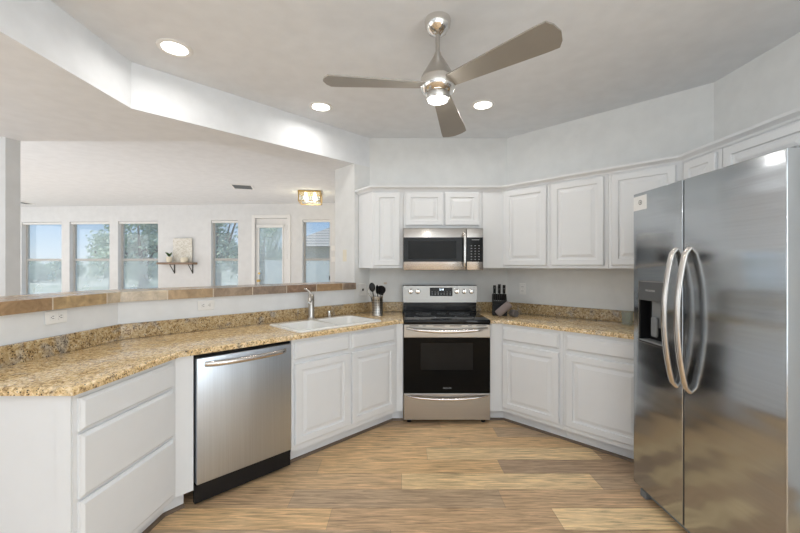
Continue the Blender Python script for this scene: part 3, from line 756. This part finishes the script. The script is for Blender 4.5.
# ================================================================ utensil crock and utensils
cx, cy, cz = -.216, 3.56, .9185
t = thing('utensil_crock', (cx, cy, cz), 0, 'perforated stainless utensil crock on the counter left of the oven', 'utensil holder')
bm = BM(); lathe(bm, [(0, 0), (.050, 0), (.052, .003), (.050, .006), (.050, .176), (.053, .180), (.052, .184), (.047, .180), (.047, .006), (0, .006)], 32); cb = link('crock_body', bm, 'brushed_nickel', t, smooth=40)
bm = BM()
for r_ in range(6):
    for k in range(14):
        a = k / 14 * 2 * math.pi; z = .03 + r_ * .024
        g = bmesh.ops.create_cube(bm, size=1, matrix=Matrix.Rotation(a, 4, 'Z') @ Matrix.Translation((.0502, 0, z)) @ Matrix.Diagonal((.0012, .009, .013, 1)))
inlay(cb, bm, 'black_plastic')
def utensil(name, base, top, label, head, mat='black_plastic', cat='utensil'):
    b0, b1 = Vector(base), Vector(top); d = (b1 - b0).normalized()
    o = thing(name, (cx + base[0], cy + base[1], cz + base[2]), 0, label, cat, 'cooking utensils standing in the crock')
    b_ = BM(); tube(b_, [(0, 0, 0), (b1 - b0) * .5, (b1 - b0)], [.006, .005, .0045], 8); link('handle', b_, mat, o, smooth=50)
    b_ = BM(); L = b1 - b0
    rot = d.to_track_quat('Z', 'X').to_matrix().to_4x4()
    if head == 'spoon':
        bmesh.ops.create_uvsphere(b_, u_segments=16, v_segments=10, radius=1, matrix=Matrix.Translation(L + d * .038) @ rot @ Matrix.Diagonal((.030, .009, .045, 1)))
    elif head == 'ladle':
        lathe(b_, [(0, -.038), (.025, -.032), (.042, -.012), (.046, .008), (.042, .008), (.036, -.012), (.022, -.028), (0, -.033)], 20)
        bmesh.ops.transform(b_, matrix=Matrix.Translation(L + d * .03) @ Matrix.Rotation(R(65), 4, 'X'), verts=b_.verts)
    elif head == 'turner':
        for k in range(4): bx(b_, -.032 + k * .018, -.022 + k * .018, -.002, .002, .012, .07)
        bx(b_, -.032, .032, -.002, .002, 0, .014); bx(b_, -.032, .032, -.002, .002, .07, .085)
        bmesh.ops.transform(b_, matrix=Matrix.Translation(L) @ rot, verts=b_.verts)
    elif head == 'whisk':
        for k in range(5):
            a = k * math.pi / 5
            pts = [Vector((math.cos(a) * .024 * math.sin(u * math.pi / 8), math.sin(a) * .024 * math.sin(u * math.pi / 8), .085 * (1 - math.cos(u * math.pi / 8)) / 2)) for u in range(9)]
            pts = pts + [Vector((-p.x, -p.y, p.z)) for p in pts[::-1]][1:]
            tube(b_, pts, .0014, 5)
        bmesh.ops.transform(b_, matrix=Matrix.Translation(L) @ rot, verts=b_.verts)
    link('head', b_, 'chrome' if head == 'whisk' else mat, o, smooth=60)
utensil('slotted_spoon', (-.01, -.01, .012), (-.045, -.015, .235), 'tall black solid spoon leaning left in the utensil crock', 'spoon')
utensil('serving_spoon', (.01, .0, .012), (.000, -.025, .215), 'short black spoon upright in the middle of the crock', 'spoon')
utensil('slotted_turner', (.018, -.022, .012), (.034, -.038, .200), 'black slotted turner leaning right in the crock', 'turner')
utensil('ladle', (.02, .026, .012), (.030, .028, .212), 'black round ladle at the right rim of the crock', 'ladle')
utensil('whisk', (-.028, .022, .012), (-.066, .030, .182), 'thin wire whisk hanging out left of the crock', 'whisk')

# ================================================================ knife block, cloth rolls, glass
kx, ky, kz = .968, 3.60, .9185
t = thing('knife_block', (kx, ky, kz), -12, 'black knife block full of black knives on the granite beside the oven', 'knife block')
bm = BM()
pr = [(-.07, 0), (.075, 0), (.075, .20), (.035, .205), (-.045, .125), (-.07, .110)]
a = [bm.verts.new((-.068, y, z)) for y, z in pr]; b_ = [bm.verts.new((.068, y, z)) for y, z in pr]; n_ = len(pr)
bm.faces.new(a); bm.faces.new(b_[::-1])
for i in range(n_): bm.faces.new((a[i], a[(i + 1) % n_], b_[(i + 1) % n_], b_[i]))
bmesh.ops.bevel(bm, geom=bm.edges[:], offset=.003, segments=2, affect='EDGES')
link('block_body', bm, 'black_matte', t)
KM = Matrix.Translation((kx, ky, kz)) @ Matrix.Rotation(R(-12), 4, 'Z')
pos = [(-.045, .050, .205, .085, 'tallest chef knife handle at the back of the knife block, oven side'), (.0, .052, .206, .095, 'upright knife handle at the back centre of the knife block'),
       (.045, .050, .206, .088, 'knife handle at the back of the knife block, fridge side'),
       (-.046, .015, .188, .075, 'middle-row knife handle of the knife block, oven side'), (-.002, .012, .185, .07, 'middle-row knife handle at the centre of the knife block'),
       (.044, .014, .186, .072, 'middle-row knife handle of the knife block, fridge side')] + \
      [(-.05 + .020 * k, -.022, .148, .064, s) for k, s in enumerate(['first steak knife in the front row, nearest the oven', 'second steak knife in the front row from the oven', 'third steak knife in the front row from the oven', 'fourth steak knife in the front row from the oven', 'fifth steak knife in the front row from the oven', 'sixth steak knife in the front row, nearest the fridge'])]
for x, y, z, L, lab in pos:
    p = KM @ Vector((x, y, z - .002))
    k = thing('knife', p, -12, lab, 'knife', 'knives standing in the knife block')
    bm = BM(); sl = -.35
    w_ = .017 if L > .08 else .0135 if L > .065 else .0105
    g = bx(bm, -w_ * .78, w_ * .78, -w_, w_, 0, L, .003)
    for v in bm.verts: v.co.y += sl * v.co.z * .6 + .002 * math.sin(v.co.z / L * 6)
    link('handle', bm, 'black_plastic', k)
    bm = BM(); bx(bm, -.0009, .0009, -w_ * .8, w_ * .8, -.004, 0.002); link('blade_heel', bm, 'chrome', k)
    bm = BM(); bx(bm, -.004, .004, -.004 + sl * L * .6, .004 + sl * L * .6, L - .0005, L + .0015); link('end_cap', bm, 'chrome', k)
def roll(name, loc, rot, r_, L, mat, label):
    o = bpy.data.objects.new(name, None); C.objects.link(o); o.location = loc; o.rotation_euler = rot
    tag(o, label, 'cloth roll')
    b_ = BM(); lathe(b_, [(0, -L / 2 + .002), (r_ * .25, -L / 2 + .001), (r_ * .3, -L / 2 + .004), (r_ * .55, -L / 2), (r_ * .6, -L / 2 + .004), (r_ * .9, -L / 2), (r_, -L / 2 + .006), (r_ * 1.02, 0), (r_, L / 2 - .006), (r_ * .9, L / 2), (r_ * .6, L / 2 - .004), (r_ * .55, L / 2), (r_ * .3, L / 2 - .004), (0, L / 2 - .002)], 24)
    link('rolled_cloth', b_, mat, o, smooth=45)
roll('cloth_roll', (.958, 3.425, .9185 + .0775), (R(0), R(50), R(0)), .035, .15, 'grey_cloth', 'taupe rolled cloth leaning tilted against the knife block')
roll('cloth_roll', (1.062, 3.455, .9185 + .0345), (R(90), 0, R(20)), .033, .07, 'grey_cloth_dark', 'short dark grey rolled cloth lying flat on the granite')
t = thing('drinking_glass', (1.83, 2.98, .9185), 0, 'clear faceted drinking glass on the granite beside the fridge', 'glass')
bm = BM(); lathe(bm, [(0, 0), (.032, 0), (.036, .01), (.042, .11), (.040, .11), (.034, .012), (0, .010)], 12); link('glass_wall', bm, 'tumbler_glass', t)

# ================================================================ outlets and switches
def plate(name, p, rz, w_, h_, label, kind, cat):
    o = thing(name, p, rz, label, cat)
    b_ = BM(); bx(b_, -w_ / 2, w_ / 2, -.006, 0, -h_ / 2, h_ / 2, .003); link('cover_plate', b_, 'plastic_white', o)
    if kind == 'duplex_h':
        for sx_ in (-.022, .022):
            b_ = BM(); bx(b_, sx_ - .014, sx_ + .014, -.008, -.006, -.017, .017, .002); s_ = link('socket', b_, 'plastic_white', o)
            b_ = BM(); bx(b_, sx_ - .004, sx_ + .007, -.0086, -.0078, .005, .0075); bx(b_, sx_ - .004, sx_ + .007, -.0086, -.0078, -.0075, -.005); bx(b_, sx_ - .010, sx_ - .006, -.0086, -.0078, -.002, .002); link('slot', b_, 'black_plastic', s_)
    elif kind == 'duplex':
        for sz in (-.022, .022):
            b_ = BM(); bx(b_, -.017, .017, -.008, -.006, sz - .014, sz + .014, .002); s_ = link('socket', b_, 'plastic_white', o)
            b_ = BM(); bx(b_, -.0075, -.005, -.0086, -.0078, sz - .004, sz + .007); bx(b_, .005, .0075, -.0086, -.0078, sz - .004, sz + .007); link('slot', b_, 'black_plastic', s_)
    elif kind == 'toggle':
        b_ = BM(); bx(b_, -.006, .006, -.018, -.006, -.012, .010, .002); link('toggle', b_, 'bronze', o)
    elif kind == 'rocker':
        b_ = BM(); bx(b_, -.017, .017, -.009, -.006, -.033, .033, .002); link('rocker', b_, 'plastic_white', o)
    return o
plate('wall_outlet', (-1.8605, 1.999, 1.118), 85.3, .118, .072, 'sideways white outlet on the low wall above the peninsula counter', 'duplex_h', 'outlet')
plate('wall_outlet', (-1.455, 2.777, 1.100), 45, .118, .072, 'sideways white outlet on the low wall behind the dishwasher run', 'duplex_h', 'outlet')
plate('light_switch', (-.392, 3.848, 1.150), 45, .095, .125, 'white toggle switch plate beside the utensil crock', 'toggle', 'switch')
plate('wall_outlet', (1.259, 3.793, 1.160), -45, .07, .115, 'white upright outlet on the wall right of the knife block', 'duplex', 'outlet')
jx, jy = -.465 - .118, 3.777 + .118
ps = plate('light_switch', (jx - .0005, jy - .0005, 1.505), 135, .07, .125, 'white rocker switch on the pass-through pillar', 'rocker', 'switch')
ps.children[0].data.materials[0] = M['pot_cream']
t = thing('wall_hook', (-.155, 3.919, 1.212), 0, 'tiny tan adhesive hook on the wall between the crock and the oven', 'hook')
bm = BM(); bx(bm, -.016, .016, -.005, 0, -.010, .010, .003); tube(bm, [(0, -.004, 0), (0, -.014, -.004), (0, -.016, .004)], .003, 8); link('hook_plate', bm, 'stucco', t)
for z, lab in ((1.785, 'upper tiny white keypad on the living room wall beside the last window'), (1.545, 'lower tiny white switch on the living room wall beside the last window')):
    e = far_empty('wall_switch', flx(333.2), z, lab, 'switch')
    bm = BM(); bx(bm, -.04, .04, -.008, -.001, -.055, .055, .003); link('cover_plate', bm, 'plastic_white', e)
    bm = BM(); bx(bm, -.016, .016, -.011, -.008, -.03, .03, .002); link('rocker', bm, 'plastic_white', e)

# ================================================================ ceiling lights, vents and fan
def can(x, y, label):
    o = thing('recessed_light', (x, y, CEIL), 0, label, 'ceiling light', 'recessed ceiling lights of the kitchen')
    b_ = BM(); lathe(b_, [(.072, -.001), (.100, -.001), (.100, -.004), (.094, -.009), (.078, -.010), (.072, -.006), (.072, -.001)], 40); link('trim_ring', b_, 'plastic_white', o, smooth=40)
    b_ = BM(); lathe(b_, [(0, -.0055), (.0715, -.0055), (.0715, -.001), (0, -.001)], 40); link('lens', b_, 'lamp_lens', o)
    l = lamp('recessed_lamp', 'AREA', (0, 0, -.02), (0, 0, 0), CAN_W, (1, .97, .93), shape='DISK', size=.14, spread=R(165)); l.parent = o
    l['label'] = 'warm white lamp'
can(-1.40, 2.30, 'recessed ceiling light beside the header corner, alone at the left')
can(-.672, 3.145, 'recessed ceiling light between the fan and the pass-through header')
can(.697, 3.11, 'recessed ceiling light in front of the oven, right of the fan')
def vent(p, rz, w_, d_, label):
    o = thing('ceiling_vent', p, rz, label, 'vent')
    b_ = BM(); slab(b_, rect(-w_ / 2, w_ / 2, -d_ / 2, d_ / 2), -.010, -.001, 0, [rect(-w_ / 2 + .025, w_ / 2 - .025, -d_ / 2 + .025, d_ / 2 - .025)]); link('vent_frame', b_, 'plastic_white', o)
    b_ = BM()
    k = 0
    while -d_ / 2 + .03 + k * .022 < d_ / 2 - .03:
        y = -d_ / 2 + .03 + k * .022; bx(b_, -w_ / 2 + .025, w_ / 2 - .025, y, y + .004, -.012, -.002); k += 1
    link('louvre', b_, 'grey_plastic', o)
vent((-2.68, 6.3, CEIL), 15, .34, .36, 'rectangular air vent on the living room ceiling')
vent((-8.02, 7.90, CEIL), 0, .20, .30, 'dark ceiling vent peeking past the hall wall edge')
# flush light
t = thing('flush_ceiling_light', (-1.64, 6.78, CEIL), 8, 'square gold-framed ceiling light glowing warm in the living room', 'ceiling light')
s_, h_ = .19, .20
bm = BM(); bx(bm, -s_ - .01, s_ + .01, -s_ - .01, s_ + .01, -.018, -.001, .003); link('ceiling_plate', bm, 'gold_frame', t)
bm = BM(); q = .009
for x in (-s_, s_):
    for y in (-s_, s_): bx(bm, x - q, x + q, y - q, y + q, -h_, -.018)
for z in (-h_, -.034):
    for v in (-s_, s_):
        bx(bm, -s_, s_, v - q, v + q, z, z + .016); bx(bm, v - q, v + q, -s_, s_, z, z + .016)
link('cage_frame', bm, 'gold_frame', t)
bm = BM(); bx(bm, -s_ + .02, s_ - .02, -s_ + .02, s_ - .02, -h_ + .03, -.03); link('glass_box', bm, 'tumbler_glass', t)
for x in (-.08, .08):
    for y in (-.08, .08):
        bm = BM(); lathe(bm, [(0, -.16), (.022, -.15), (.032, -.125), (.028, -.09), (.014, -.06), (.013, -.019), (0, -.019)], 16, (x, y, 0)); link('bulb', bm, 'bulb_glow', t, smooth=60)
l = lamp('flush_lamp', 'POINT', (0, 0, -.27), (0, 0, 0), FLUSH_W, (1, .85, .65), shadow_soft_size=.12); l.parent = t
# fan
FX, FY = .208, 2.04
t = thing('ceiling_fan', (FX, FY, CEIL), 0, 'three-blade brushed nickel ceiling fan with a lit centre lamp', 'ceiling fan')
bm = BM(); lathe(bm, [(0, -.001), (.071, -.001), (.073, -.010), (.068, -.040), (.050, -.068), (.026, -.082), (.014, -.086), (0, -.086)], 36); link('canopy', bm, 'chrome', t, smooth=40)
bm = BM(); lathe(bm, [(.0125, -.085), (.0125, -.195), (0, -.195)], 16); link('downrod', bm, 'brushed_nickel', t, smooth=40)
bm = BM(); lathe(bm, [(.0, -.180), (.016, -.182), (.022, -.200), (.046, -.240), (.072, -.284), (.090, -.316), (.0935, -.326), (0, -.326)], 40); mh = link('motor_cone', bm, 'brushed_nickel', t, smooth=40)
bm = BM(); lathe(bm, [(0, -.3265), (.090, -.3265), (.090, -.330), (.095, -.331), (.097, -.345), (.097, -.370), (.092, -.388), (.078, -.404), (.066, -.410), (0, -.410)], 40); link('motor_housing', bm, 'chrome', t, smooth=30)
bm = BM(); lathe(bm, [(0, -.4105), (.064, -.4105), (.064, -.436), (.060, -.442), (.056, -.440), (0, -.440)], 36); lk = link('light_kit', bm, 'brushed_nickel', t, smooth=40)
bm = BM(); lathe(bm, [(0, -.4405), (.055, -.4405), (.054, -.447), (.042, -.452), (0, -.455)], 36); link('light_lens', bm, 'lamp_lens', lk, smooth=60)
l = lamp('fan_lamp', 'POINT', (0, 0, -.51), (0, 0, 0), FANLAMP_W, (1, .96, .88), shadow_soft_size=.06); l.parent = t
for ang, L, tw, zt in ((184.5, .59, 9, .3), (317.8, .625, 11, 1.6), (74, .685, 11, -2.4)):
    bm = BM(); N = 16; th = .004; top, bot = [], []
    for k in range(N + 1):
        u = k / N; x = .085 + (L - .085) * u
        wdt = .046 + .040 * min(1, u * 1.1)
        
        for lst, z in ((top, th), (bot, -th)): lst.append([bm.verts.new((x + .035 * u ** 3 * (1 - s * s), s * wdt, z)) for s in (-1, -.6, 0, .6, 1)])
    for k in range(N):
        for j in range(4):
            bm.faces.new((top[k][j], top[k + 1][j], top[k + 1][j + 1], top[k][j + 1])); bm.faces.new((bot[k][j], bot[k][j + 1], bot[k + 1][j + 1], bot[k + 1][j]))
        bm.faces.new((top[k][0], bot[k][0], bot[k + 1][0], top[k + 1][0])); bm.faces.new((top[k][4], top[k + 1][4], bot[k + 1][4], bot[k][4]))
    for k in (0, N):
        for j in range(4): bm.faces.new((top[k][j], top[k][j + 1], bot[k][j + 1], bot[k][j]))
    bmesh.ops.transform(bm, matrix=Matrix.Translation((0, 0, -.362)) @ Matrix.Rotation(R(ang), 4, 'Z') @ Matrix.Rotation(R(-zt), 4, 'Y') @ Matrix.Rotation(R(-tw), 4, 'X'), verts=bm.verts)
    link('blade', bm, 'fan_blade', t)

# ================================================================ living-room shelf
sh0, sh1 = flx(162.3), flx(197.5); shw = sh1 - sh0; shz = 1.435
e = far_empty('wall_shelf', sh0, shz, 'brown wooden wall shelf on two black brackets between the windows', 'shelf', y=-.002)
bm = BM(); bx(bm, 0, shw, -.18, 0, 0, .045, .003); link('shelf_board', bm, 'shelf_wood', e)
for px in (174.6, 192.8):
    x = flx(px) - sh0
    bm = BM(); bx(bm, x - .012, x + .012, -.006, 0, -.20, -.001); bx(bm, x - .012, x + .012, -.16, 0, -.006, -.0005); tube(bm, [(x, -.004, -.185), (x, -.15, -.006)], .008, 8); link('bracket', bm, 'bronze', e)
zt = shz + .0455
a0, a1 = flx(174.5), flx(193.3)
e = far_empty('art_panel', (a0 + a1) / 2, zt, 'square marbled cream art panel leaning on the wall shelf', 'picture', y=-.03)
bm = BM(); bx(bm, -(a1 - a0) / 2, (a1 - a0) / 2, -.02, 0.0, 0, .53, .003); link('art_canvas', bm, 'art_marble', e)
def pot(px, w_, h_, label, plant):
    e_ = far_empty('potted_plant' if plant else 'ceramic_pot', flx(px), zt, label, 'plant' if plant else 'pot', y=-.125)
    b_ = BM(); lathe(b_, [(0, 0), (w_ * .80, 0), (w_, h_ * .35), (w_, h_ * .85), (w_ * .9, h_), (w_ * .8, h_), (w_ * .8, h_ * .9), (0, h_ * .9)], 24); link('pot', b_, 'pot_cream', e_, smooth=50)
    if plant:
        b_ = BM()
        for k in range(14):
            a = k * 2.4; l_ = .07 + .05 * random.random(); s = .55 + .4 * random.random()
            tip = Vector((math.cos(a) * l_ * s, min(.03, math.sin(a) * l_ * s), l_)); 
            mid = tip * .5 + Vector((0, 0, .02)); tube(b_, [(0, 0, h_ * .88), mid + Vector((0, 0, h_ * .9)), tip + Vector((0, 0, h_ * .9))], [.008, .012, .002], 6, .5)
        link('leaf_rosette', b_, 'leaf_green', e_, smooth=60)
pot(173.2, .058, .125, 'small cream pot with a spiky green succulent on the wall shelf', True)
pot(188, .072, .105, 'empty rounded cream ceramic pot before the art panel on the shelf', False)

# ================================================================ outdoors
bm = BM(); bx(bm, -80, 60, 8.9, 120, -.6, -.15); tag(struct('ground_outdoors', bm, 'desert_ground'), 'dry sandy and green ground beyond the windows')
def tree(x, y, h_, w_, n_, label, ls=.10):
    o = thing('garden_tree', (x, y, -.15), 0, label, 'tree', 'trees beyond the windows')
    b_ = BM(); tube(b_, [(0, 0, 0), (.1, 0, h_ * .3), (.0, .1, h_ * .6)], [w_ * .07, w_ * .05, w_ * .025], 8)
    for k in range(5):
        a = k * 1.3; tube(b_, [(.08, 0, h_ * .28), (math.cos(a) * w_ * .2, math.sin(a) * w_ * .2, h_ * .5), (math.cos(a) * w_ * .34, math.sin(a) * w_ * .34, h_ * .72)], [w_ * .03, w_ * .02, w_ * .008], 6)
    link('trunk', b_, 'trunk', o)
    b_ = BM(); cl = []
    for k in range(26):
        a = random.random() * 6.28; q_ = random.random() ** .5 * .38 * w_
        cl.append(Vector((math.cos(a) * q_, math.sin(a) * q_, h_ * random.uniform(.25, .88))))
    for k in range(int(n_ * 1.8)):
        c = random.choice(cl); d = Vector((random.gauss(0, 1), random.gauss(0, 1), random.gauss(0, .8))) * w_ * .085 + c
        nx = Vector((random.gauss(0, 1), random.gauss(0, 1), random.gauss(0, 1))).normalized(); u = nx.orthogonal().normalized(); v = nx.cross(u)
        l_ = ls * random.uniform(.6, 1.3)
        b_.faces.new([b_.verts.new(d + u * l_ * a1_ + v * l_ * b1_ * .5) for a1_, b1_ in ((-1, 0), (0, -1), (1, 0), (0, 1))])
    me = bpy.data.meshes.new('foliage'); b_.to_mesh(me); b_.free(); me.materials.append(M['foliage'])
    f_ = bpy.data.objects.new('foliage', me); C.objects.link(f_); f_.parent = o
def at(px, Y): return (px - 400) / F * Y
tree(at(142, 17), 17, 4.6, 3.4, 3200, 'loose green tree outside the window next to the wall shelf')
tree(at(112, 26), 26, 4.2, 3.4, 1800, 'smaller tree at the edge of the open-sky window')
tree(at(216, 15), 15, 5.0, 2.6, 2600, 'dense tree outside the narrow window right of the shelf')
tree(at(262, 22), 22, 4.6, 3.2, 2400, 'tree outside the glazed patio door')
for px, Y, h_, lab in ((30, 36, 2.0, 'low bushy tree at the horizon of the window beside the hall wall'), (66, 42, 2.1, 'low bushy tree at the left part of the open-sky window horizon'),
                       (106, 49, 2.6, 'taller bushy tree at the right part of the open-sky window horizon'), (48, 80, 2.2, 'small distant tree seen at the right edge of the window beside the hall wall'),
                       (148, 60, 2.6, 'distant tree behind the one that fills the window next to the shelf')):
    tree(at(px, Y), Y, h_, 3.3, 1500, lab, .26)
# neighbouring house
hx0, hx1, hy = -4.9, 2.0, 17.0
t = thing('neighbour_house', (hx0, hy, -.15), 0, 'neighbouring house with grey tiled hip roof seen through the last window', 'house')
bm = BM(); bx(bm, 0, hx1 - hx0, 0, 8, 0, 2.5); link('house_wall', bm, 'stucco', t)
bm = BM(); L = hx1 - hx0; ov = .5
v = [bm.verts.new(q) for q in ((-ov, -ov, 2.45), (L + ov, -ov, 2.45), (L + ov, 8 + ov, 2.45), (-ov, 8 + ov, 2.45), (3.6, 4, 4.75), (L - 3.4, 4, 4.75))]
for q in ((0, 1, 5, 4), (1, 2, 5), (2, 3, 4, 5), (3, 0, 4), (3, 2, 1, 0)): bm.faces.new([v[i] for i in q])
link('hip_roof', bm, 'roof_tile', t)
bm = BM(); bx(bm, -4.9, 1.5, 13.4, 13.6, -.15, 1.62)
tag(link('block_fence', bm, 'fence_block'), 'pale block garden fence below the neighbouring roof', 'fence')
